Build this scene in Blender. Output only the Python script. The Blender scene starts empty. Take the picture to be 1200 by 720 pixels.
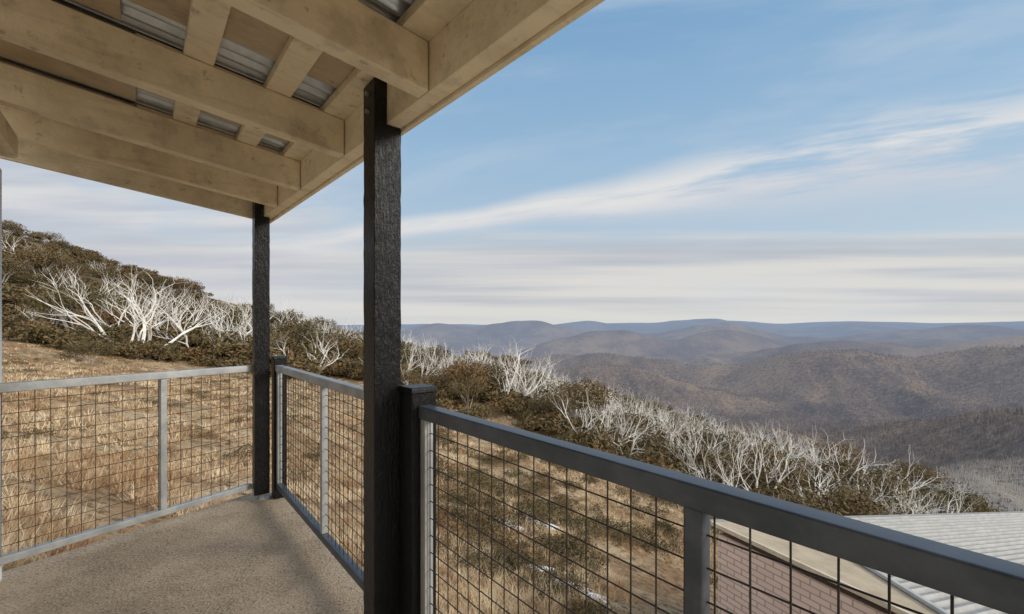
import bpy, math, random
import numpy as np
random.seed(7); RNG = np.random.default_rng(11)
S = bpy.context.scene; COL = S.collection
R = math.radians
CAMZ = 1.35; F = 527.0; CX = 600.0; HY = 383.0

# ------------------------------------------------------------------ node helpers
class NT:
    def __init__(s, tree): s.t = tree; s.n = tree.nodes; s.l = tree.links
    def new(s, typ, **kw):
        n = s.n.new(typ)
        for k, v in kw.items(): setattr(n, k, v)
        return n
    def put(s, sock, v):
        if v is None: return
        if isinstance(v, bpy.types.NodeSocket): s.l.new(v, sock)
        else:
            if isinstance(v, tuple) and len(v) == 3 and sock.type == 'RGBA': v = (*v, 1)
            sock.default_value = v
    def m(s, op, a, b=None, c=None, clamp=False):
        n = s.new('ShaderNodeMath', operation=op, use_clamp=clamp)
        s.put(n.inputs[0], a); s.put(n.inputs[1], b); s.put(n.inputs[2], c)
        return n.outputs[0]
    def smooth(s, v, lo, hi, a=0.0, b=1.0):
        n = s.new('ShaderNodeMapRange', interpolation_type='SMOOTHSTEP')
        s.put(n.inputs[0], v); n.inputs[1].default_value = lo; n.inputs[2].default_value = hi
        n.inputs[3].default_value = a; n.inputs[4].default_value = b
        return n.outputs[0]
    def noise(s, vec, scale, detail=5, rough=.55, dist=0.0):
        n = s.new('ShaderNodeTexNoise'); s.put(n.inputs['Vector'], vec)
        n.inputs['Scale'].default_value = scale; n.inputs['Detail'].default_value = detail
        n.inputs['Roughness'].default_value = rough; n.inputs['Distortion'].default_value = dist
        return n.outputs[0]
    def mix(s, f, a, b, bt='MIX'):
        n = s.new('ShaderNodeMix', data_type='RGBA', blend_type=bt)
        s.put(n.inputs[0], f); s.put(n.inputs[6], a); s.put(n.inputs[7], b)
        return n.outputs[2]
    def ramp(s, v, stops):
        n = s.new('ShaderNodeValToRGB'); s.put(n.inputs[0], v)
        e = n.color_ramp.elements
        while len(e) < len(stops): e.new(.5)
        for el, (p, c) in zip(e, stops): el.position = p; el.color = (*c, 1)
        return n.outputs[0]
    def mapv(s, vec, scale=(1,1,1), rot=(0,0,0)):
        n = s.new('ShaderNodeMapping'); s.put(n.inputs[0], vec)
        n.inputs['Scale'].default_value = scale; n.inputs['Rotation'].default_value = rot
        return n.outputs[0]
    def comb(s, x, y, z):
        n = s.new('ShaderNodeCombineXYZ'); s.put(n.inputs[0], x); s.put(n.inputs[1], y); s.put(n.inputs[2], z)
        return n.outputs[0]
    def bump(s, h, strength=.3, dist=.01):
        n = s.new('ShaderNodeBump'); s.put(n.inputs['Height'], h)
        n.inputs['Strength'].default_value = strength; n.inputs['Distance'].default_value = dist
        return n.outputs[0]

def mat(name):
    m = bpy.data.materials.new(name); m.use_nodes = True
    t = NT(m.node_tree); b = m.node_tree.nodes['Principled BSDF']
    return m, t, b
def objc(t): return t.new('ShaderNodeTexCoord').outputs['Object']
def posc(t): return t.new('ShaderNodeNewGeometry').outputs['Position']

# ------------------------------------------------------------------ materials
def m_cream(name, base, dark):
    m, t, b = mat(name); o = objc(t)
    n1 = t.noise(o, 2.4, 5, .7); n2 = t.noise(o, 18, 4, .65); n3 = t.noise(o, 7, 4, .6)
    rot = t.mapv(o, (1,1,1), (0,0,-R(39.5)))
    gr = t.noise(t.mapv(rot, (1.2, 22, 22)), 1.5, 4, .6)
    c = t.mix(t.m('MULTIPLY', t.smooth(n1, .42, .70), .75), base, dark)
    c = t.mix(t.smooth(gr, .52, .72, 0, .35), c, tuple(x*.8 for x in dark))
    c = t.mix(t.smooth(n3, .53, .70, 0, .45), c, tuple(x*.70 for x in dark))
    c = t.mix(t.smooth(n2, .60, .72, 0, .6), c, tuple(x*.5 for x in dark))
    t.put(b.inputs['Base Color'], c); b.inputs['Roughness'].default_value = .5
    t.put(b.inputs['Normal'], t.bump(t.m('ADD', t.noise(o, 40, 5, .7), gr), .45, .007)); return m
CREAM = m_cream('cream_paint', (.89, .76, .53), (.62, .50, .33))
CREAM2 = m_cream('tan_tone', (.56, .44, .29), (.34, .26, .17))

def m_wood():
    m, t, b = mat('charcoal_sawn_timber'); o = objc(t)
    g = t.noise(t.mapv(o, (1, 1, .15)), 110, 4, .7, .3); k = t.noise(t.mapv(o, (1, 1, .45)), 45, 4, .7, 1.2)
    h = t.m('ADD', g, t.m('MULTIPLY', k, 1.1))
    t.put(b.inputs['Base Color'], t.mix(t.smooth(k, .5, .75), (.0045, .0048, .0055), (.014, .014, .015)))
    b.inputs['Roughness'].default_value = .36; b.inputs['Specular IOR Level'].default_value = .32
    t.put(b.inputs['Normal'], t.bump(h, .85, .005)); return m
WOOD = m_wood()

def m_steel(name, c0, c1, metal=.35, rough=.42):
    m, t, b = mat(name); o = objc(t)
    n = t.noise(o, 9, 5, .65); n2 = t.noise(o, 120, 3, .6)
    c = t.mix(t.smooth(n, .35, .7), c0, c1)
    c = t.mix(t.smooth(n2, .66, .75, 0, .5), c, (.05, .045, .04))
    t.put(b.inputs['Base Color'], c); b.inputs['Metallic'].default_value = metal
    t.put(b.inputs['Roughness'], t.m('ADD', rough-.1, t.m('MULTIPLY', n, .25)))
    t.put(b.inputs['Normal'], t.bump(n2, .12, .002)); return m
RAIL = m_steel('grey_painted_steel', (.062, .074, .092), (.110, .126, .150), .3, .36)
GALV = m_steel('galvanised_steel', (.34, .35, .355), (.48, .49, .49), .35, .5)
WIRE = m_steel('dark_wire', (.022, .019, .018), (.05, .042, .035), .2, .6)
WIRER = m_steel('rusty_wire', (.060, .038, .026), (.11, .07, .048), .1, .7)
ZINC = m_steel('zinc_sheet', (.48, .51, .52), (.66, .68, .69), .7, .33)

def m_deck():
    m, t, b = mat('aggregate_floor'); o = posc(t)
    big = t.noise(o, 1.6, 4, .6); mid = t.noise(o, 4.5, 5, .7); fine = t.noise(o, 85, 3, .7); spk = t.noise(o, 32, 4, .8)
    c = t.mix(t.smooth(big, .34, .66), (.44, .34, .24), (.66, .52, .38))
    c = t.mix(t.smooth(mid, .50, .68, 0, .45), c, (.31, .235, .165))
    c = t.mix(t.smooth(spk, .55, .64, 0, .6), c, (.16, .12, .088))
    c = t.mix(t.smooth(fine, .56, .64, 0, .7), c, (.84, .73, .58))
    c = t.mix(t.smooth(fine, .44, .36, 0, .75), c, (.12, .09, .065))
    t.put(b.inputs['Base Color'], c); b.inputs['Roughness'].default_value = .9; t.put(b.inputs['Specular IOR Level'], .12)
    t.put(b.inputs['Normal'], t.bump(t.m('ADD', spk, fine), .9, .02)); return m
DECK = m_deck()

def m_ground():
    m, t, b = mat('dry_grass_ground'); p = posc(t)
    big = t.noise(p, .12, 4, .62); mid = t.noise(p, .55, 5, .7); fine = t.noise(p, 5, 4, .75)
    c = t.mix(t.smooth(mid, .38, .62), (.27, .17, .095), (.50, .375, .235))
    c = t.mix(t.smooth(big, .50, .60, 0, .5), c, (.17, .125, .065))
    c = t.mix(t.smooth(fine, .48, .64, 0, .8), c, (.09, .065, .036))
    ln = t.new('ShaderNodeVectorMath', operation='LENGTH'); t.put(ln.inputs[0], p)
    scr = t.mix(t.smooth(t.noise(p, .7, 4, .75), .38, .62), (.050, .040, .022), (.15, .115, .065))
    scr = t.mix(t.smooth(big, .54, .64, 0, .5), scr, (.40, .31, .19))
    c = t.mix(t.smooth(ln.outputs['Value'], 48, 75, 0, .9), c, scr)
    t.put(b.inputs['Base Color'], c); b.inputs['Roughness'].default_value = .95
    t.put(b.inputs['Specular IOR Level'], .1)
    t.put(b.inputs['Normal'], t.bump(fine, .8, .12)); return m
GROUND = m_ground()

def m_grass():
    m, t, b = mat('dry_tussock'); p = posc(t)
    a = t.noise(p, .45, 4, .7); f = t.noise(p, 2.4, 3, .65)
    c = t.mix(t.smooth(a, .38, .60), (.42, .27, .145), (.74, .60, .405))
    c = t.mix(t.smooth(f, .49, .63, 0, .7), c, (.30, .165, .088))
    c = t.mix(t.smooth(f, .44, .36, 0, .5), c, (.80, .70, .54))
    t.put(b.inputs['Base Color'], c); b.inputs['Roughness'].default_value = .8; t.put(b.inputs['Specular IOR Level'], .15)
    return m
GRASS = m_grass()

def m_leaf(name, cols, stuff=False):
    m, t, b = mat(name); p = posc(t)
    n = t.noise(p, 1.3, 3, .7); big = t.noise(p, .35 if stuff else .16, 3, .6)
    rnd = t.smooth(big, .35, .65) if stuff else t.new('ShaderNodeObjectInfo').outputs['Random']
    c = t.ramp(rnd, [(0, cols[0]), (.35, cols[1]), (.65, cols[2]), (1, cols[3])])
    c = t.mix(t.smooth(n, .45, .68, 0, .6), c, tuple(x*1.55 for x in cols[1]))
    t.put(b.inputs['Base Color'], c); b.inputs['Roughness'].default_value = .7; t.put(b.inputs['Specular IOR Level'], .2)
    return m
LEAFC = [(.110, .092, .040), (.150, .105, .051), (.078, .070, .034), (.188, .112, .054)]
LEAF = m_leaf('snow_gum_foliage', LEAFC)
SCRUB = m_leaf('scrub_foliage', LEAFC, True)

def m_dead():
    m, t, b = mat('bleached_bark'); o = objc(t)
    n = t.noise(t.mapv(o, (1, 1, .3)), 6, 3, .7)
    t.put(b.inputs['Base Color'], t.mix(t.smooth(n, .46, .76), (.86, .84, .81), (.48, .46, .43)))
    b.inputs['Roughness'].default_value = .7; return m
DEAD = m_dead()
def m_stem():
    m, t, b = mat('gum_bark'); o = objc(t)
    t.put(b.inputs['Base Color'], t.mix(t.noise(o, 5, 4), (.28, .25, .22), (.54, .51, .46))); b.inputs['Roughness'].default_value = .8; return m
STEM = m_stem()

def haze(m, t, b, r, L=10500.0, col=(.25,.33,.46,1)):  # aerial haze painted into the material as blue emission growing with distance
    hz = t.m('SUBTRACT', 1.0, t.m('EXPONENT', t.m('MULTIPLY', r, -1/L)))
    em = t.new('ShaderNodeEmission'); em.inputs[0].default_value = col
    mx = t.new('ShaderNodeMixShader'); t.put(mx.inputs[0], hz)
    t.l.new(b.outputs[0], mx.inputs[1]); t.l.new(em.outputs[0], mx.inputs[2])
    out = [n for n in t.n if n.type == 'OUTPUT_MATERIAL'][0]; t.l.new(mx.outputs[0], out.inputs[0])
def m_hills():
    m, t, b = mat('forested_hills'); p = posc(t)
    ln = t.new('ShaderNodeVectorMath', operation='LENGTH'); t.put(ln.inputs[0], p); r = ln.outputs['Value']
    big = t.noise(p, .0009, 4, .55); mid = t.noise(p, .004, 4, .6); fine = t.noise(t.mapv(p,(1,1,.4)), .06, 4, .75)
    c = t.mix(t.smooth(big, .38, .62), (.165, .118, .092), (.300, .212, .140))
    c = t.mix(t.smooth(mid, .45, .65, 0, .55), c, (.105, .078, .064))
    c = t.mix(t.smooth(fine, .50, .64, 0, .42), c, (.38, .315, .27))
    c = t.mix(t.smooth(fine, .5, .36, 0, .55), c, (.065, .050, .040))
    near = t.smooth(r, 600, 1000, .6, 0)
    f2 = t.noise(p, .12, 3, .6)
    c = t.mix(t.m('MULTIPLY', near, t.smooth(f2, .35, .62)), c, (.50, .47, .43))
    t.put(b.inputs['Base Color'], c); b.inputs['Roughness'].default_value = 1; t.put(b.inputs['Specular IOR Level'], 0.0)
    t.put(b.inputs['Normal'], t.bump(t.m('ADD', fine, mid), .7, 14))
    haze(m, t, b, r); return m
HILLS = m_hills()
def m_forest():
    m, t, b = mat('valley_trees'); p = posc(t)
    ln = t.new('ShaderNodeVectorMath', operation='LENGTH'); t.put(ln.inputs[0], p); r = ln.outputs['Value']
    f = t.noise(p, .09, 3, .7); g = t.noise(p, .004, 3, .6)
    c = t.mix(t.smooth(f, .42, .58), (.105, .078, .058), (.34, .275, .225))
    c = t.mix(t.smooth(g, .45, .6, 0, .6), c, (.12, .086, .066))
    c = t.mix(t.smooth(r, 620, 1000, .85, 0), c, t.mix(f, (.40,.37,.34), (.72,.69,.64)))
    t.put(b.inputs['Base Color'], c); b.inputs['Roughness'].default_value = 1; t.put(b.inputs['Specular IOR Level'], 0.0)
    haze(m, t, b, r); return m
FOREST = m_forest()

def m_brick():
    m, t, b = mat('pink_brick'); o = objc(t)
    sp = t.new('ShaderNodeSeparateXYZ'); t.put(sp.inputs[0], o)
    v = t.comb(sp.outputs[0], sp.outputs[2], 0.0)
    br = t.new('ShaderNodeTexBrick'); t.put(br.inputs[0], v)
    br.inputs['Color1'].default_value = (.86, .68, .61, 1); br.inputs['Color2'].default_value = (.76, .58, .52, 1)
    br.inputs['Mortar'].default_value = (.42, .32, .28, 1); br.inputs['Scale'].default_value = 1
    br.inputs['Brick Width'].default_value = .24; br.inputs['Row Height'].default_value = .086; br.inputs['Mortar Size'].default_value = .010
    c = t.mix(t.m('MULTIPLY', t.noise(o, 5, 5), .3), br.outputs[0], (.78, .63, .56))
    t.put(b.inputs['Base Color'], c); b.inputs['Roughness'].default_value = .9; return m
BRICK = m_brick()
def m_plain(name, c, c2, sc=6, rough=.6):
    m, t, b = mat(name); o = objc(t)
    t.put(b.inputs['Base Color'], t.mix(t.smooth(t.noise(o, sc, 5, .7), .35, .7), c, c2)); b.inputs['Roughness'].default_value = rough
    t.put(b.inputs['Normal'], t.bump(t.noise(o, 40, 4), .15, .004)); return m
WALLM = m_plain('pale_weatherboard', (.66, .63, .57), (.58, .55, .49))
ROOFW = m_plain('grey_roof_sheet', (.28, .282, .278), (.38, .38, .37), 3, .6)
SNOW = m_plain('snow', (.82, .84, .88), (.66, .67, .70), 12, .8)
BOLT = m_steel('bolt_zinc', (.3, .3, .3), (.4, .4, .4), .7, .4)

# ------------------------------------------------------------------ mesh helpers
class MB:
    def __init__(s): s.v = []; s.f = []
    def add(s, vs, fs):
        k = len(s.v); s.v += [tuple(map(float, v)) for v in vs]; s.f += [tuple(i+k for i in f) for f in fs]
    def hexa(s, p):
        s.add(p, [(3,2,1,0),(4,5,6,7),(0,1,5,4),(1,2,6,5),(2,3,7,6),(3,0,4,7)])
    def bar(s, a, b, w, h, up=(0,0,1)):
        a = np.array(a, float); b = np.array(b, float); d = (b-a)/np.linalg.norm(b-a)
        up = np.array(up, float); sd = np.cross(d, up); sd /= np.linalg.norm(sd); u = np.cross(sd, d)
        q = [(-1,-1),(1,-1),(1,1),(-1,1)]
        s.add([a+sd*w/2*i+u*h/2*j for i,j in q]+[b+sd*w/2*i+u*h/2*j for i,j in q],
              [(0,1,2,3),(7,6,5,4),(0,4,5,1),(1,5,6,2),(2,6,7,3),(3,7,4,0)])
    def tube(s, a, b, r0, r1, n=4):
        a = np.array(a, float); b = np.array(b, float); d = b-a; L = np.linalg.norm(d)
        if L < 1e-6: return
        d /= L; t = np.array((0,0,1.)) if abs(d[2]) < .9 else np.array((1.,0,0)); x = np.cross(d,t); x /= np.linalg.norm(x); y = np.cross(d,x)
        vs = [a+(x*math.cos(2*math.pi*i/n)+y*math.sin(2*math.pi*i/n))*r0 for i in range(n)]+[b+(x*math.cos(2*math.pi*i/n)+y*math.sin(2*math.pi*i/n))*r1 for i in range(n)]
        s.add(vs, [(i,(i+1)%n,n+(i+1)%n,n+i) for i in range(n)]+[tuple(range(n))[::-1], tuple(range(n,2*n))])
    def build(s, name, m, parent=None, bevel=0, smooth=False):
        me = bpy.data.meshes.new(name); me.from_pydata(s.v, [], s.f); me.update(); me.materials.append(m)
        o = bpy.data.objects.new(name, me); COL.objects.link(o)
        if parent: o.parent = parent
        if smooth: me.shade_smooth()
        if bevel:
            bv = o.modifiers.new('b', 'BEVEL'); bv.width = bevel; bv.segments = 2; bv.limit_method = 'ANGLE'
            me.shade_smooth()
            o.modifiers.new('w', 'WEIGHTED_NORMAL')
        return o
def npmesh(name, V, Q, m, parent=None, smooth=False):
    me = bpy.data.meshes.new(name); V = np.asarray(V, np.float32); Q = np.asarray(Q, np.int32)
    me.vertices.add(len(V)); me.vertices.foreach_set('co', V.ravel())
    k = Q.shape[1]; me.loops.add(Q.size); me.loops.foreach_set('vertex_index', Q.ravel())
    me.polygons.add(len(Q)); me.polygons.foreach_set('loop_start', np.arange(len(Q), dtype=np.int32)*k)
    if smooth: me.polygons.foreach_set('use_smooth', np.ones(len(Q), bool))
    me.update(calc_edges=True); me.validate(); me.materials.append(m)
    o = bpy.data.objects.new(name, me); COL.objects.link(o)
    if parent: o.parent = parent
    return o
def empty(name, loc=(0,0,0), rz=0):
    o = bpy.data.objects.new(name, None); COL.objects.link(o); o.location = loc; o.rotation_euler = (0,0,rz); o.empty_display_size = .2; return o
def tag(o, label=None, cat=None, group=None, kind=None):
    if label: o['label'] = label
    if cat: o['category'] = cat
    if group: o['group'] = group
    if kind: o['kind'] = kind
    return o

# balcony frame: s along the railing (away), n outward
DA = R(39.5); dx, dy = -math.sin(DA), math.cos(DA); nx, ny = math.cos(DA), math.sin(DA)
def W(s, n, z): return (s*dx+n*nx, s*dy+n*ny, z)

# ------------------------------------------------------------------ balcony
deck = MB()
poly = [(-2.83,2.44),(-2.12,3.64),(-1.90,3.80),W(3.95,.93,0)[:2],W(-1.6,.93,0)[:2],W(-1.6,-.58,0)[:2],W(3.57,-.58,0)[:2]]
k = len(poly)
deck.add([(x,y,0) for x,y in poly]+[(x,y,-.18) for x,y in poly], [tuple(range(k))[::-1], tuple(range(k,2*k))]+[(i,(i+1)%k,k+(i+1)%k,k+i) for i in range(k)])
o = deck.build('balcony_floor', DECK); tag(o, 'rough brown aggregate balcony floor', 'balcony floor', kind='structure')

def ZB(s): return 2.14+.029*(s-1.7)
def roof_post(s, n, w, label):
    root = empty('roof_post', W(s, n, 0)); root['label'] = label; root['category'] = 'post'
    root.rotation_euler = (0,0,DA)
    b = MB(); h = w/2; zt = ZB(s)
    def bx(x0,x1,y0,y1,z0,z1): b.hexa([(x0,y0,z0),(x1,y0,z0),(x1,y1,z0),(x0,y1,z0),(x0,y0,z1),(x1,y0,z1),(x1,y1,z1),(x0,y1,z1)])
    N = 60
    zs = list(np.linspace(.05, zt-.003, N))
    vs = []; fs = []
    for i, z in enumerate(zs):
        j = [random.uniform(-.0014,.0014) for _ in range(4)]
        vs += [(-h+j[0],-h+j[1],z),(h+j[2],-h+j[3],z),(h+j[0],h+j[1],z),(-h+j[2],h+j[3],z)]
        if i: fs += [tuple(4*(i-1)+a for a in (q,(q+1)%4))+tuple(4*i+a for a in ((q+1)%4,q)) for q in range(4)]
    fs += [(3,2,1,0), tuple(4*(N-1)+a for a in range(4))]
    b.add(vs, fs)
    bx(-h,-.002,-h,h,zt-.004,zt+.165)
    b.build('post_shaft', WOOD, root, .004)
    p = MB()
    def pb(x0,x1,y0,y1,z0,z1): p.hexa([(x0,y0,z0),(x1,y0,z0),(x1,y1,z0),(x0,y1,z0),(x0,y0,z1),(x1,y0,z1),(x1,y1,z1),(x0,y1,z1)])
    pb(-h-.004,h+.004,-h*.6,h*.6,.001,.006); pb(-.02,.02,-.02,.02,.006,.05); pb(-h-.004,-h-.001,-h*.6,h*.6,.006,.1)
    p.build('post_base', GALV, root)
    for zz in (.05,.12):
        q = MB(); q.tube((-h-.012,0,zt+zz),(-h+.001,0,zt+zz),.010,.010,6); q.build('bolt', BOLT, root)
    return root
roof_post(1.715, .742, .111, 'tall charcoal timber roof post nearest the camera, notched around the cream beam')
roof_post(3.965, .723, .104, 'charcoal roof post at the far corner of the balcony')
def rail_post(s, n, w, label):
    root = empty('railing_post', W(s, n, 0), DA); tag(root, label, 'post', 'short dark posts holding the railing'); h = w/2
    b = MB(); b.hexa([(-h,-h,.002),(h,-h,.002),(h,h,.002),(-h,h,.002),(-h,-h,1.095),(h,-h,1.095),(h,h,1.095),(-h,h,1.095)]); b.build('post_shaft', WOOD, root, .004)
    g = h+.006; b = MB(); b.hexa([(-g,-g,1.096),(g,-g,1.096),(g,g,1.096),(-g,g,1.096),(-g+.004,-g+.004,1.118),(g-.004,-g+.004,1.118),(g-.004,g-.004,1.118),(-g+.004,g-.004,1.118)]); b.build('post_cap', WOOD, root, .003)
rail_post(1.596, .838, .104, 'short dark railing post with flat cap beside the near roof post')
rail_post(3.93, .845, .092, 'short dark railing post with flat cap behind the far corner post')

def panel(P0, P1, stiles, label, topm, botm, wm, wr):
    P0 = np.array(P0, float); P1 = np.array(P1, float); L = np.linalg.norm(P1-P0); d = (P1-P0)/L
    root = empty('railing', (P0[0],P0[1],0), math.atan2(d[1],d[0])); tag(root, label, 'railing')
    b = MB(); b.bar((0,0,1.025),(L,0,1.025),.052,.050); b.build('top_rail', topm, root, .005)
    b = MB(); b.bar((0,0,.11),(L,0,.11),.042,.042); b.build('bottom_rail', botm, root, .004)
    for x, sm_ in stiles:
        b = MB(); b.bar((x,0,.1315),(x,0,.9995),.036,.036,(0,1,0)); b.build('stile', sm_, root, .003)
    b = MB(); x = .045
    while x < L-.02:
        if min(abs(x-q[0]) for q in stiles) > .02:
            j = random.uniform(-.003,.003); b.tube((x,0,.13),(x+j,0,1.001),wr,wr,5)
        x += .064
    z = .18
    while z < .99:
        b.tube((0,.005,z),(L,.005,z+random.uniform(-.003,.003)),wr,wr,5); z += .064
    b.build('wire_mesh', wm, root)
    return root
def L2(s,n): return W(s,n,0)[:2]
panel(L2(1.543,.836), L2(-1.4,.836), [(.02,GALV),(1.096,RAIL),(2.1,RAIL),(2.86,RAIL)], 'near railing panel with dark grey top rail running off to the right', RAIL, GALV, WIRE, .0020)
panel(L2(3.88,.832), L2(1.650,.836), [(.02,GALV),(1.12,GALV),(2.205,GALV)], 'middle railing panel between the two tall roof posts', GALV, RAIL, WIRE, .0020)
panel((-2.80,2.237), (-2.035,3.505), [(.90,GALV)], 'left railing panel across the far end of the balcony', GALV, GALV, WIRER, .0021)

# roof
roof = empty('balcony_roof', W(1.7,.75,2.14)); tag(roof, 'cream painted open rafter roof over the balcony with corrugated sheeting', 'roof')
inv = np.array(roof.location)
def RW(s,n,z): return tuple(np.array(W(s,n,z))-inv)
def rbox(s0,s1,n0,n1,za,zb_,zfun):
    b = MB(); q = [(s0,n0),(s0,n1),(s1,n1),(s1,n0)]
    b.hexa([RW(s,n,zfun(s,n)+za) for s,n in q]+[RW(s,n,zfun(s,n)+zb_) for s,n in q]); return b
flat = lambda s,n: ZB(s)
slope = lambda s,n: ZB(s)+.122*(.735-n)
rbox(-2.2,4.10,.738,.800,0,.185,flat).build('edge_beam', CREAM, roof, .004)
rbox(-2.2,4.125,.802,.822,-.012,.20,flat).build('fascia_board', CREAM, roof, .003)
RS = (-1.8,-1.05,-.24,.56,1.36,2.16,2.92,3.50)
for s in RS:
    rbox(s-.035,s+.035,-.66,.735,.0,.165,slope).build('rafter', CREAM, roof, .005)
for a_,b_ in zip(RS[:-1],RS[1:]):  # thin tan pieces below the sheet, covering part of each bay
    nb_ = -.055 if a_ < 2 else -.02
    rbox(a_+.037,b_-.037,-.64,nb_,.192,.200,slope).build('tan_infill', CREAM2, roof)
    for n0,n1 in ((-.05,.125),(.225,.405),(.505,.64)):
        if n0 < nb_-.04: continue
        rbox(a_+.037,min(a_+random.uniform(.57,.64),b_-.05),max(n0-.012,nb_+.003),n1+.012,.2055,.2065,slope).build('tan_infill', CREAM2, roof)
rbox(4.045,4.08,-.75,.735,-.01,.20,slope).build('barge_rafter', CREAM, roof, .004)
for n in (.174,.455,.69):
    rbox(-2.2,4.04,n-.048,n+.048,.167,.205,slope).build('batten', CREAM, roof, .003)
ss = np.arange(-2.25, 4.12, .0105); nn_ = np.array([-.85,-.2,.3,.86])
V = []
for s in ss:
    for n in nn_:
        V.append(RW(s,n,slope(s,n)+.226+.018*math.sin(2*math.pi*s/.076)))
Q = [(i*4+j,i*4+j+1,(i+1)*4+j+1,(i+1)*4+j) for i in range(len(ss)-1) for j in range(3)]
npmesh('roof_sheet', V, Q, ZINC, roof, True)

# house wall (just off the left of the view)
house = empty('house_wall', W(0,-.6,0)); tag(house, 'pale lodge wall at the left edge with a cream beam under the rafters', 'wall')
hi = np.array(house.location)
def hb(s0,s1,n0,n1,z0,z1,name,m,bev=0):
    b = MB(); q = [(s0,n0),(s0,n1),(s1,n1),(s1,n0)]
    b.hexa([tuple(np.array(W(s,n,z0))-hi) for s,n in q]+[tuple(np.array(W(s,n,z1))-hi) for s,n in q]); return b.build(name, m, house, bev)
hb(-3,3.56,-.75,-.60,-2.5,2.19,'wall',WALLM)
hb(3.562,3.60,-.76,-.577,-2.5,2.19,'corner_trim',m_plain('pale_trim',(.8,.84,.88),(.7,.74,.8)))
hb(-3,3.38,-.62,-.485,2.205,2.325,'wall_beam',CREAM,.012)

# ------------------------------------------------------------------ lower building
bA = math.atan2(-.898,.439)
low = empty('lower_building', (3.01,6.9,CAMZ-3.0), bA); tag(low, 'lower brick building with grey ribbed metal roof beyond the near railing', 'building')
SL = -.17; LB = 6.5; WB = 15
def lb(x0,x1,y0,y1,za,zb_,name,m,sl=SL,bev=0):
    b = MB(); q = [(x0,y0),(x1,y0),(x1,y1),(x0,y1)]
    b.hexa([(x,y,sl*y+za) for x,y in q]+[(x,y,sl*y+zb_) for x,y in q]); return b.build(name, m, low, bev)
b = MB(); b.hexa([(.08,.12,-6),(LB,.12,-6),(LB,WB-.2,-6),(.08,WB-.2,-6),(.08,.12,-.16),(LB,.12,-.16),(LB,WB-.2,-2.78),(.08,WB-.2,-2.78)]); b.build('brick_wall', BRICK, low)
lb(0,LB+.1,.05,.10,-.05,.015,'barge_board',m_plain('beige_trim',(.66,.58,.46),(.54,.46,.35)),SL,.005)
lb(-.03,LB+.1,.11,3.6,-.06,-.012,'roof_edge_strip',m_plain('tan_flashing',(.50,.41,.29),(.36,.29,.20),2.5,.8))
x = .0; V = []; Q = []; prof = []
while x < LB+.1:
    prof += [(x,0),(x+.080,0),(x+.092,.046),(x+.118,.046),(x+.130,0)]; x += .13001
for px,pz in prof:
    y0 = max(.13, 2.0-.56*px)
    V += [(px, y0, SL*y0+pz), (px, WB, SL*WB+pz)]
Q = [(2*i,2*i+1,2*i+3,2*i+2) for i in range(len(prof)-1)]
npmesh('roof_sheet', V, Q, ROOFW, low)
b = MB(); b.bar((-.01,1.98,SL*1.98+.024),(3.35,.115,SL*.115+.024),.05,.046); b.build('edge_trim', m_plain('pale_edge',(.50,.50,.49),(.42,.42,.41)), low, .004)
lb(-.10,-.035,.11,WB,-.12,.0,'gutter',ROOFW)

# ------------------------------------------------------------------ terrain
def vnoise(x, y, seed=0):
    xi = np.floor(x).astype(np.int64); yi = np.floor(y).astype(np.int64); fx = x-xi; fy = y-yi
    fx = fx*fx*(3-2*fx); fy = fy*fy*(3-2*fy)
    def h(a,b):
        n = (a*374761393+b*668265263+seed*1442695041) & 0xffffffff
        n = ((n^(n>>13))*1274126177) & 0xffffffff
        return ((n^(n>>16)) & 0xffff)/65535.0
    return (h(xi,yi)*(1-fx)+h(xi+1,yi)*fx)*(1-fy)+(h(xi,yi+1)*(1-fx)+h(xi+1,yi+1)*fx)*fy
def fbm(x,y,o=4,seed=0):
    s = 0; a = .5
    for i in range(o): s = s+a*vnoise(x,y,seed+i*17); x = x*2.03+5.1; y = y*2.03+1.7; a *= .5
    return s/(1-.5**o)
FL = [(400,570),(600,600),(1000,548),(1500,516),(2200,486),(3000,462),(4000,446),(6000,425),(9000,409),(14000,397),(20000,391),(45000,384)]
T = {
 0:   [(4,760),(8,565),(20,462),(40,424),(80,384),(130,318),(200,262),(260,290),(350,380)]+FL,
 200: [(4,804),(8,606),(20,484),(45,432),(90,400),(150,352),(200,331),(260,350),(350,430)]+FL,
 400: [(4,833),(8,640),(20,512),(45,452),(90,422),(170,394),(260,410),(350,470)]+FL,
 600: [(4,910),(8,682),(20,545),(45,480),(80,448),(120,430),(180,450),(350,520)]+FL,
 800: [(4,988),(8,740),(20,615),(45,545),(80,504),(92,500),(150,540),(300,620)]+[(400,640)]+FL[1:],
 1000:[(4,1050),(8,900),(20,720),(40,612),(60,566),(67,562),(120,630),(300,650),(400,650)]+FL[1:],
 1200:[(4,1150),(8,980),(20,800),(40,680),(58,626),(64,626),(120,710),(300,680),(400,650)]+FL[1:],
}
LR = np.linspace(math.log(2.5), math.log(45000), 700)
cols = sorted(T); azc = [math.atan((c-CX)/F) for c in cols]
tab = []
for c in cols:
    k = math.hypot(F, c-CX); r = [math.log(a) for a,_ in T[c]]; t_ = [(HY-p)/k for _,p in T[c]]
    tab.append(np.interp(LR, r, t_))
tab = np.array(tab)
back = (tab[0]*.5+tab[-1]*.5)
azf = np.array([-math.pi]+azc+[math.pi]); tabf = np.vstack([back,tab,back])
AZ = np.linspace(-math.pi, math.pi, 1441)
G = np.array([np.interp(AZ, azf, tabf[:,j]) for j in range(len(LR))]).T
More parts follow.
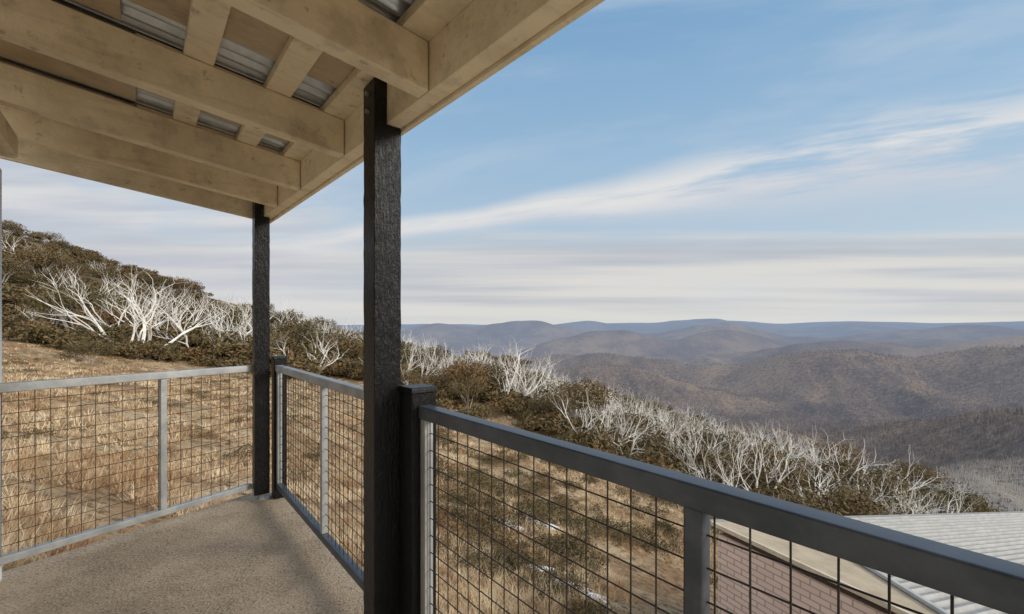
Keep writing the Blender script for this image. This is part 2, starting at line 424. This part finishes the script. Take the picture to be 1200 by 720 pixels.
def sm(A, k, ax):
    ker = np.hanning(k+2)[1:-1]; ker /= ker.sum()
    pad = [(0,0),(0,0)]; pad[ax] = (k//2,k//2); A = np.pad(A, pad, mode='edge')
    return np.apply_along_axis(lambda v: np.convolve(v, ker, 'valid'), ax, A)
G = sm(G, 49, 0); G = sm(G, 9, 1)
NLR = len(LR)
RIDGES = [
 (620, .25, .22, [(300,600),(900,600),(1000,588),(1060,562),(1120,546),(1200,537),(1400,525)]),
 (1500, -.35, .24, [(300,520),(600,515),(700,504),(800,494),(880,500),(960,510),(1040,500),(1120,488),(1200,480),(1500,470)]),
 (2400, .4, .18, [(200,450),(560,450),(620,440),(680,429),(740,430),(800,446),(870,464),(940,456),(1000,441),(1060,437),(1120,448),(1200,446),(1500,425)]),
 (3700, -.3, .15, [(200,430),(560,430),(610,420),(660,414),(710,415),(760,421),(810,428),(860,429),(910,419),(950,412),(1000,410),(1040,416),(1080,420),(1130,410),(1170,404),(1200,402),(1500,396)]),
 (5000, .1, .12, [(200,425),(600,425),(700,422),(780,415),(850,416),(900,409),(945,402),(990,399),(1030,400),(1070,406),(1120,402),(1160,395),(1200,393),(1500,392)]),
 (6900, .2, .12, [(200,420),(560,418),(610,413),(650,398),(690,389),(730,386),(765,395),(790,400),(820,391),(850,385),(880,390),(915,401),(960,405),(1010,403),(1060,398),(1110,395),(1150,400),(1200,402),(1500,400)]),
 (10500, -.15, .11, [(200,398),(430,394),(470,386),(510,378),(550,383),(600,376),(630,376),(665,384),(710,393),(770,391),(820,381),(850,377),(880,384),(920,394),(980,396),(1030,390),(1080,386),(1120,382),(1160,381),(1200,388),(1500,384)]),
 (16500, .1, .10, [(200,384),(420,381),(500,384),(570,386),(640,381),(690,376),(740,382),(790,376),(840,373),(880,380),(940,385),(1000,378),(1050,381),(1110,386),(1170,380),(1200,378),(1500,384)]),
 (26000, 0, .10, [(200,383),(500,380),(640,381),(760,378),(860,376),(920,380),(1000,376),(1100,379),(1200,376),(1500,381)]),
]
def Hgt(x, y):
    x = np.asarray(x, float); y = np.asarray(y, float)
    az = np.arctan2(x, y); r = np.maximum(np.hypot(x, y), 2.5); lr = np.log(r)
    ia = (az+math.pi)/(2*math.pi)*1440; ir = (lr-LR[0])/(LR[-1]-LR[0])*(NLR-1)
    a0 = np.clip(ia.astype(int),0,1439); r0 = np.clip(ir.astype(int),0,NLR-2); fa = ia-a0; fr = np.clip(ir-r0,0,1)
    t_ = (G[a0,r0]*(1-fa)+G[a0+1,r0]*fa)*(1-fr)+(G[a0,r0+1]*(1-fa)+G[a0+1,r0+1]*fa)*fr
    if np.any(r > 380):
        add = np.zeros_like(t_)
        for i,(rr,dr,wd,cp) in enumerate(RIDGES):
            ca = np.array([math.atan((c-CX)/F) for c,_ in cp]); ct = np.array([(HY-p)/math.hypot(F,c-CX) for c,p in cp])
            fine_a = np.linspace(-1.2,1.3,600); fc = np.interp(fine_a, ca, ct); ker = np.hanning(13); ker /= ker.sum()
            fc = np.convolve(np.pad(fc,6,mode='edge'), ker, 'valid')
            ctn = np.interp(az, fine_a, fc)
            ctn = ctn+(fbm(az*22+i*7.3, np.zeros_like(az)+i*3.1, 3, 60+i)-.5)*.006*min(1,5000/rr+.25)
            lc = math.log(rr)+dr*az+(fbm(az*3.5+i*5.7, np.zeros_like(az), 2, 90+i)-.5)*.4*min(wd,.2)/.17
            d = (lr-lc)/wd
            sp_ = fbm(az*15+i*4.4+d*.8, d*.45+i, 3, 120+i)
            k_ = 1.5 if rr > 2000 else 1.1
            prof = np.exp(-np.abs(d)**1.7*.85*(1+.5*k_-k_*sp_))
            add = np.maximum(add, np.maximum(ctn-t_, 0)*prof)
        t_ = t_+add
    z = CAMZ+t_*r
    z = z+(fbm(x*.35,y*.35,4,3)-.5)*.5*np.clip(r/10,.2,1)+(fbm(x*.05,y*.05,3,9)-.5)*np.clip((r-20)/60,0,1)*6*np.clip(1-(r-300)/200,0,1)
    wgt = np.clip((r-350)/500,0,1)
    amp = np.interp(lr, np.log([300,900,2000,3000,6000,12000,45000]), [.0,.009,.012,.009,.004,.0016,.0])
    z = z+wgt*r*amp*(fbm(az*20+lr*4,lr*8-az*5,2,77)-.5)*1.5
    return z
def grid(name, r0, r1, nr, na, m):
    lr = np.linspace(math.log(r0), math.log(r1), nr)
    a1 = np.linspace(-1.15, 1.15, int(na*.8)); a2 = np.linspace(1.15, 2*math.pi-1.15, int(na*.2))[1:-1]
    az = np.concatenate([a1, a2]); na = len(az)
    A, L_ = np.meshgrid(az, lr, indexing='ij'); r = np.exp(L_); x = r*np.sin(A); y = r*np.cos(A); z = Hgt(x, y)
    V = np.stack([x,y,z],-1).reshape(-1,3)
    i, j = np.meshgrid(np.arange(na), np.arange(nr-1), indexing='ij'); i2 = (i+1)%na
    Q = np.stack([i*nr+j, i*nr+j+1, i2*nr+j+1, i2*nr+j],-1).reshape(-1,4)[:, ::-1]
    return npmesh(name, V, Q, m, None, True)
g = grid('ground', 2.5, 382, 260, 700, GROUND); tag(g, 'hillside of dry grass falling away below the balcony', 'ground', kind='structure')
g = grid('hills', 378, 45000, 430, 1000, HILLS); tag(g, 'brown forested valley and blue ranges to the horizon', 'hills', kind='structure')

# ------------------------------------------------------------------ vegetation
def leaf_cloud(n, rx, h, size, seed, lobes=14, lift=0.0):
    g_ = np.random.default_rng(seed)
    th = g_.uniform(0,2*math.pi,lobes); rr = np.sqrt(g_.uniform(0,1,lobes))*rx*.75
    lc = np.stack([rr*np.cos(th), rr*np.sin(th), h*(.32+lift*.3+.42*(1-(rr/rx)**2)*g_.uniform(.6,1.15,lobes))],-1)
    ls = g_.uniform(.24,.46,lobes)*rx
    k = g_.integers(0,lobes,n); d = g_.normal(size=(n,3)); d /= np.linalg.norm(d,axis=1)[:,None]
    rad = ls[k]*g_.uniform(.55,1.06,n)
    P = lc[k]+d*rad[:,None]*np.array([1,1,.62*h/rx if h<rx else .8]); P[:,2] = np.maximum(P[:,2], g_.uniform(.02,.3,n)+lift*h*.3)
    nrm = d*.8+g_.normal(size=(n,3))*.6+np.array([0,0,.3]); nrm /= np.linalg.norm(nrm,axis=1)[:,None]
    t_ = np.cross(nrm, g_.normal(size=(n,3))); t_ /= np.linalg.norm(t_,axis=1)[:,None]; b_ = np.cross(nrm,t_)
    s = size*g_.uniform(.5,1.3,n)[:,None]
    V = np.stack([P-t_*s, P-b_*s*.45, P+t_*s, P+b_*s*.45],1).reshape(-1,3)
    Q = np.arange(4*n).reshape(n,4); return V, Q
def stems(rx, h, seed):
    g_ = random.Random(seed); b = MB()
    for i in range(5):
        a = g_.uniform(0,6.28); p = np.array([0,0,-.15]); q = np.array([math.cos(a)*rx*.28, math.sin(a)*rx*.28, h*.42]); b.tube(p,q,.055,.036,5)
        for k in range(3):
            a2 = a+g_.uniform(-.8,.8); q2 = np.array([math.cos(a2)*rx*.68, math.sin(a2)*rx*.68, h*g_.uniform(.65,1.08)]); b.tube(q,q2,.030,.012,4)
    return b
def dead_tree(seed, h):
    g_ = random.Random(seed); tr = MB(); br = MB()
    def grow(p, d, L, r, lvl):
        q = p.copy(); mb = tr if lvl == 0 else br; n = 3 if lvl < 2 else 2
        for i in range(n):
            d = d+np.array([g_.gauss(0,.22), g_.gauss(0,.22), g_.gauss(0,.12)+.05*(1 if lvl else 0)]); d /= np.linalg.norm(d)
            q2 = q+d*L/n; r2 = r*(.83 if n == 3 else .74); mb.tube(q, q2, r, r2, 5 if lvl == 0 else (4 if lvl == 1 else 3)); q = q2; r = r2
            if lvl < 3 and (i > 0 or g_.random() < .35) and (lvl < 2 or g_.random() < .75):
                e = d+np.array([g_.gauss(0,.6), g_.gauss(0,.6), g_.gauss(.12,.33)]); e /= np.linalg.norm(e)
                grow(q, e, L*g_.uniform(.5,.8), r*.70, lvl+1)
        if lvl < 3:
            e = d+np.array([g_.gauss(0,.3), g_.gauss(0,.3), .1]); e /= np.linalg.norm(e); grow(q, e, L*.6, r*.8, lvl+1)
    ns = g_.choice([4,5])
    for i in range(ns):
        a = 6.283*i/ns+g_.uniform(-.4,.4); t_ = g_.uniform(.4,1.2)
        grow(np.array([0.06*math.cos(a),.06*math.sin(a),-.2]), np.array([math.cos(a)*t_, math.sin(a)*t_, 1.0]), h*.45, .068, 0)
    return tr, br
def rmin(az): return np.interp(az, azc, [46,42,35,27,19,18,22])
def rmax(az): return np.interp(az, azc, [206,206,180,128,97,70,66])
def copy_tree(o, loc, rz, sc):
    c = o.copy(); COL.objects.link(c); c.location = loc; c.rotation_euler = (0,0,rz); c.scale = sc
    for ch in o.children:
        d = ch.copy(); COL.objects.link(d); d.parent = c
    return c
bush_protos = []
for i,(rx,h,lf) in enumerate([(1.5,1.7,0),(1.9,2.2,.4),(2.2,2.7,.7),(1.3,1.3,0),(2.5,2.4,.4)]):
    root = empty('snow_gum_shrub'); V,Q = leaf_cloud(3800, rx, h, .080, 100+i, 16, lf); npmesh('crown', V, Q, LEAF, root)
    stems(rx,h,i).build('trunk', STEM, root); bush_protos.append(root)
dead_protos = []
for i in range(8):
    root = empty('dead_snow_gum'); tr,br = dead_tree(40+i, 3.0+.4*(i%4)); tr.build('trunk', DEAD, root); br.build('branches', DEAD, root); dead_protos.append(root)
BL = 'leafy olive brown snow gum shrub growing among others on the hillside'; BG = 'leafy shrubs on the hillside'
DL = 'bare bleached dead snow gum standing in the hillside scrub'; DG = 'dead snow gums on the hillside'
used = {}
def put(protos, i, x, y, sc, label, cat, group, sink=0):
    z = float(Hgt(x,y))-sink; p = protos[i]; rz = random.uniform(0,6.28); s3 = (sc*random.uniform(.85,1.15), sc*random.uniform(.85,1.15), sc*random.uniform(.85,1.1))
    key = (id(protos), i)
    if key not in used: used[key] = 1; c = p; c.location = (x,y,z); c.rotation_euler = (0,0,rz); c.scale = s3
    else: c = copy_tree(p, (x,y,z), rz, s3)
    return tag(c, label, cat, group)
blocked = lambda x,y: (2.0 < x < 17 and 0 < y < 13)
cnt = 0
while cnt < 299:
    az = random.uniform(-.86,.86); f = random.random()**1.0; a,b_ = rmin(az), rmax(az); r = math.exp(math.log(a)+(math.log(b_)-math.log(a))*f)
    x,y = r*math.sin(az), r*math.cos(az)
    if blocked(x,y): continue
    dens = float(vnoise(np.array(x*.07),np.array(y*.07),5))
    if dens < float(np.interp(f,[0,.2,.45],[.72,.54,0])): continue
    i = random.randrange(5); big = float(np.interp(az,[-.86,-.3,0,.3],[1.85,1.7,1.3,1.2]))
    put(bush_protos, i, x, y, random.uniform(.6,1.3)*(.6 if f < .2 else 1)*big, BL, 'shrub', BG, .15); cnt += 1
dpos = []
def dead_at(az, f, mn):
    a,b_ = rmin(az), rmax(az); r = math.exp(math.log(a)+(math.log(b_)-math.log(a))*f); x,y = r*math.sin(az), r*math.cos(az)
    if blocked(x,y) or any((x-u)**2+(y-v)**2 < (mn*r+.9)**2 for u,v in dpos): return False
    dpos.append((x,y)); big = float(np.interp(az,[-.86,-.3,0,.3],[1.95,1.85,1.6,1.25]))
    put(dead_protos, random.randrange(8), x, y, random.uniform(.7,1.3)*big, DL, 'tree', DG); return True
for caz, cf, n in ((-.24,.45,9),(-.17,.50,8),(-.11,.60,9),(-.02,.45,11),(.10,.50,9),(.22,.42,14),(.30,.65,9),(.40,.5,12),(.50,.65,10),(.60,.6,10),(.70,.5,9),(-.55,.40,8),(-.68,.58,7),(-.42,.55,8),(-.66,.32,6)):
    k_, tr_ = 0, 0
    while k_ < n and tr_ < 400:
        tr_ += 1
        if dead_at(caz+random.gauss(0,.035), min(1,max(.12,cf+random.gauss(0,.12))), .012): k_ += 1
k_ = 0
while k_ < 45:
    if dead_at(random.uniform(-.86,.86), random.uniform(.3,1.0), .03): k_ += 1
VV = []; QQ = []; off = 0
temps = [leaf_cloud(420, 1.6, 1.6, .155, 300+i, 9, .3*(i%2)) for i in range(6)]
N = 0
while N < 3000:
    az = random.uniform(-1.0,1.0) if N % 2 else random.uniform(-1.0,-.2); a,b_ = rmin(az), rmax(az)
    if az < -.2: f = random.uniform(.0,1.06)
    else: f = random.uniform(.08,1.08)
    r = math.exp(math.log(a)+(math.log(b_)-math.log(a))*f)
    x,y = r*math.sin(az), r*math.cos(az)
    if blocked(x,y): continue
    dens = float(fbm(np.array(x*.08),np.array(y*.08),2,5))
    if dens < float(np.interp(f,[0,.2,.45],[.66,.53,.32])): continue
    V,Q = temps[N%6]; th = random.uniform(0,6.28); s = random.uniform(.45,1.25)*float(np.interp(az,[-.86,-.3,0],[1.6,1.5,1.15]))*(.6 if f < .2 else 1); c,sn = math.cos(th)*s, math.sin(th)*s
    P = np.stack([V[:,0]*c-V[:,1]*sn+x, V[:,0]*sn+V[:,1]*c+y, V[:,2]*s*random.uniform(.7,1.1)+float(Hgt(x,y))-.1],-1)
    VV.append(P); QQ.append(Q+off); off += len(P); N += 1
low_t = [leaf_cloud(240, .6, .34, .038, 500+i, 7) for i in range(5)]
N = 0
while N < 1250:
    az = random.uniform(-.95,.9) if N%2==0 else random.uniform(-.25,.6); r = math.exp(random.uniform(math.log(6.8),math.log(50))); x,y = r*math.sin(az), r*math.cos(az)
    if blocked(x,y) or (az < -.25 and r < 13): continue
    if float(fbm(np.array(x*.8),np.array(y*.8),2,55)) < (.60 if az < -.25 else (.52 if r > 10 else .60)): continue
    V,Q = low_t[N%5]; s = random.uniform(.25,.95)*(1+.014*r)*(.7 if r < 10 else 1)*(.8 if az < -.25 else 1); th = random.uniform(0,6.28); c,sn = math.cos(th)*s, math.sin(th)*s
    P = np.stack([V[:,0]*c-V[:,1]*sn+x, V[:,0]*sn+V[:,1]*c+y, V[:,2]*s+float(Hgt(x,y))-.03],-1)
    VV.append(P); QQ.append(Q+off); off += len(P); N += 1
o = npmesh('scrub', np.concatenate(VV), np.concatenate(QQ), SCRUB); tag(o, 'low brown and olive scrub covering the hillside', 'scrub', kind='stuff')

# far-off forest: leafless on the nearest spur across the gully, brown on the slopes behind it
def sticks(ns, a0, a1, r0, r1, h0, h1, wk):
    az = RNG.uniform(a0,a1,ns); r = np.exp(RNG.uniform(math.log(r0),math.log(r1),ns)); x = r*np.sin(az); y = r*np.cos(az); hz = Hgt(x,y)
    hh = RNG.uniform(h0,h1,ns); lx = RNG.normal(0,1.0,ns); ww = wk*r*RNG.uniform(.6,1.4,ns); tx_, ty_ = np.cos(az)*ww, -np.sin(az)*ww
    A_ = np.stack([x-tx_,y-ty_,hz-.5],-1); B_ = np.stack([x+tx_,y+ty_,hz-.5],-1); C_ = np.stack([x+lx,y,hz+hh],-1)
    return np.stack([A_,B_,C_],1).reshape(-1,3)
V = np.concatenate([sticks(18000,.35,1.0,420,900,3,7,.0006), sticks(34000,-.02,1.0,900,3600,6,13,.0006)])
Q = np.arange(len(V)).reshape(-1,3)
o = npmesh('leafless_forest', V, Q, FOREST); tag(o, 'far grey and brown leafless forest on the valley slopes', 'forest', kind='stuff')

# snow patches lying in the grass
snowp = [(1.02,8.5,.16,'largest snow patch in the grass seen through the near railing'),(-.15,12.3,.18,'small snow patch in the grass further down the slope, left of the others'),
 (1.45,8.15,.11,'small snow patch just right of the largest one in the grass'),(.9,13.2,.18,'narrow snow patch highest up among the tussocks beyond the near railing'),(.70,9.3,.11,'small snow patch just above the largest one in the grass')]
for k,(sx,sy,sr,lab) in enumerate(snowp):
    b = MB(); n = 48; g_ = random.Random(k+4); ph = [g_.uniform(0,6.28) for _ in range(4)]
    vs = []; nr_ = 5
    for j in range(1,nr_+1):
        for i in range(n):
            a = 6.2832*i/n; q = sr*max(.25,(1+.5*math.sin(2*a+ph[0])+.4*math.sin(5*a+ph[1])+.3*math.sin(9*a+ph[2])))*j/nr_
            x_, y_ = sx+math.cos(a)*q*2.4, sy+math.sin(a)*q; vs.append((x_-sx,y_-sy,float(Hgt(x_,y_))+.09*(1-(j/nr_)**2)-.005*(j==nr_)-float(Hgt(sx,sy))))
    vs.append((0,0,.09)); fs = [(len(vs)-1,i,(i+1)%n) for i in range(n)]+[((j-1)*n+i,j*n+i,j*n+(i+1)%n,(j-1)*n+(i+1)%n) for j in range(1,nr_) for i in range(n)]
    b.add(vs, fs); o = b.build('snow_patch', SNOW, None, 0, True); o.location = (sx,sy,float(Hgt(sx,sy))); tag(o, lab, 'snow')

# grass tufts
nt = 46000; az = RNG.uniform(-1.05,1.0,nt); r = np.exp(RNG.uniform(math.log(4.2),math.log(62),nt)); x = r*np.sin(az); y = r*np.cos(az)
keep = ~((x>2.3)&(x<17)&(y>0)&(y<13)); keep &= ~(((x*dx+y*dy)<4.4)&((x*nx+y*ny)<1.2)&((x*nx+y*ny)>-1.2)&(y<4.0))
keep &= fbm(x*.7,y*.7,3,31) > np.interp(az,[-.5,-.1],[.38,.41])
for sx,sy,sr,_ in snowp: keep &= ~((((x-sx)/2.2)**2+(y-sy+.15)**2) < (sr*1.1)**2)
x = x[keep]; y = y[keep]; r = r[keep]; hz = Hgt(x,y); nt = len(x); nb = 12
th = RNG.uniform(0,2*math.pi,(nt,nb)); hh = RNG.uniform(.07,.24,(nt,nb))*RNG.uniform(.35,1.4,(nt,1)); ln = RNG.uniform(.4,1.2,(nt,nb))*hh
w = (.0028+.0005*r)[:,None]*RNG.uniform(.7,1.4,(nt,nb)); sp = RNG.uniform(0,.12,(nt,nb))
bx_ = x[:,None]+np.cos(th)*sp; by_ = y[:,None]+np.sin(th)*sp; bz_ = np.repeat(hz[:,None]-.03,nb,1)
px_, py_ = -np.sin(th)*w, np.cos(th)*w
tx = bx_+np.cos(th)*ln+.02; ty = by_+np.sin(th)*ln; tz = bz_+hh
A_ = np.stack([bx_-px_,by_-py_,bz_],-1); B_ = np.stack([bx_+px_,by_+py_,bz_],-1); C_ = np.stack([tx,ty,tz],-1)
V = np.stack([A_,B_,C_],2).reshape(-1,3); Q = np.arange(len(V)).reshape(-1,3)
o = npmesh('grass', V, Q, GRASS); tag(o, 'straw coloured tussock grass below the balcony', 'grass', kind='stuff')

# ------------------------------------------------------------------ world
w = bpy.data.worlds.new('World'); S.world = w; w.use_nodes = True; t = NT(w.node_tree); bg = w.node_tree.nodes['Background']
SUN_EL, SUN_AZ = R(26), R(98)     # azimuth measured clockwise from the view direction
sky = t.new('ShaderNodeTexSky', sky_type='NISHITA', sun_disc=False, sun_elevation=SUN_EL, sun_rotation=SUN_AZ)
D = t.new('ShaderNodeTexCoord').outputs['Generated']; sp = t.new('ShaderNodeSeparateXYZ'); t.put(sp.inputs[0], D); X,Y,Z = sp.outputs
zz = t.m('MAXIMUM', Z, 0.0)
yc = t.m('MAXIMUM', Y, .30); U = t.m('DIVIDE', X, yc); E = t.m('DIVIDE', zz, yc)
base = t.ramp(zz, [(0,(.76,.76,.72)),(.05,(.67,.70,.71)),(.17,(.49,.61,.72)),(.34,(.34,.52,.71)),(.60,(.19,.38,.62)),(1,(.12,.27,.52))])
base = t.mix(.10, base, t.mix(1.0, sky.outputs[0], (.1,.1,.1), 'MULTIPLY'))
n_low = t.noise(t.comb(t.m('MULTIPLY',U,1.3), t.m('MULTIPLY',E,18.0), 3.1), 1.0, 5, .53, .15)
n_low2 = t.noise(t.comb(t.m('MULTIPLY',U,.9), t.m('MULTIPLY',E,25.0), 9.1), 1.0, 5, .50, .1)
edge = t.m('ADD', E, t.m('MULTIPLY', t.m('SUBTRACT', n_low, .5), .12))
lowm = t.m('MULTIPLY', t.smooth(edge,.22,.155), t.smooth(E,.0,.06,.2,1))
c = t.mix(t.m('MULTIPLY',lowm,.86), base, t.mix(t.smooth(n_low2,.35,.64), (.49,.515,.565), (.73,.705,.665)))
cen = t.m('ADD', .212, t.m('MULTIPLY', t.m('ADD',U,.247), .150))
wob = t.noise(t.comb(t.m('MULTIPLY',U,1.6), 0.0, 5.0), 1.0, 3, .5)
dd = t.m('SUBTRACT', t.m('SUBTRACT', E, cen), t.m('MULTIPLY', t.m('SUBTRACT',wob,.5), .07))
wd = t.m('ADD', .024, t.m('MULTIPLY', t.smooth(U,-.2,1.0), .080))
sh = t.m('SUBTRACT', E, t.m('MULTIPLY', U, .14))
n_b = t.noise(t.comb(t.m('MULTIPLY',U,1.6), t.m('MULTIPLY',sh,10.0), 21.7), 1.0, 7, .57, .25)
n_b2 = t.noise(t.comb(t.m('MULTIPLY',U,2.8), t.m('MULTIPLY',sh,32.0), 4.7), 1.0, 6, .62, .3)
bandm = t.smooth(t.m('DIVIDE', t.m('ABSOLUTE', dd), wd), 1.5, .15)
bandm = t.m('MULTIPLY', t.m('MULTIPLY', bandm, t.smooth(t.m('ADD', n_b, t.m('MULTIPLY', t.m('SUBTRACT', n_b2, .5), .6)),.29,.56)), t.smooth(U,-.9,-.2,.4,1))
c = t.mix(t.m('MULTIPLY',bandm,.92), c, t.mix(t.smooth(t.m('ADD',dd,t.m('MULTIPLY',t.m('SUBTRACT',n_b,.5),.2)),-.04,.04), (.61,.64,.70), (.80,.78,.76)))
n_l = t.noise(t.comb(t.m('MULTIPLY',U,1.6), t.m('MULTIPLY',E,9.0), 7.7), 1.0, 5, .58, .3)
lm = t.m('MULTIPLY', t.m('MULTIPLY', t.smooth(U,-.2,-.6), t.smooth(n_l,.26,.52)), t.smooth(E,.55,.30))
c = t.mix(t.m('MULTIPLY',lm,.85), c, t.mix(t.smooth(n_low,.36,.64), (.52,.54,.60), (.74,.72,.71)))
n_v = t.noise(t.comb(t.m('MULTIPLY',U,1.3), t.m('MULTIPLY',sh,6.0), 2.2), 1.0, 5, .58, .2)
c = t.mix(t.m('MULTIPLY', t.smooth(n_v,.44,.74), .38), c, (.60,.66,.73))
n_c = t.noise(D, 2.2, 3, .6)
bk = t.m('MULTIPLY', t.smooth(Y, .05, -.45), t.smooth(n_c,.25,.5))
c = t.mix(bk, c, (1.50,1.41,1.23))  # bright warm cloud added behind the camera, out of view, as soft fill
c = t.mix(1.0, c, (10.0,10.0,10.0), 'MULTIPLY')
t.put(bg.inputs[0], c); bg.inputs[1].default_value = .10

sd = bpy.data.lights.new('sun', 'SUN'); sd.energy = 2.5; sd.angle = R(20); sd.color = (1.0,.93,.82)
so = bpy.data.objects.new('sun', sd); COL.objects.link(so)
from mathutils import Vector
dv = Vector((math.sin(SUN_AZ)*math.cos(SUN_EL), math.cos(SUN_AZ)*math.cos(SUN_EL), math.sin(SUN_EL)))
so.rotation_euler = dv.to_track_quat('Z','Y').to_euler()

cam = bpy.data.cameras.new('camera'); co = bpy.data.objects.new('camera', cam); COL.objects.link(co)
co.location = (0,0,CAMZ); co.rotation_euler = (R(90),0,0); cam.sensor_width = 36; cam.lens = 36*F/1200; cam.shift_y = (HY-360)/1200
cam.clip_start = .05; cam.clip_end = 80000; S.camera = co
S.view_settings.view_transform = 'Standard'; S.view_settings.look = 'None'; S.view_settings.exposure = 0
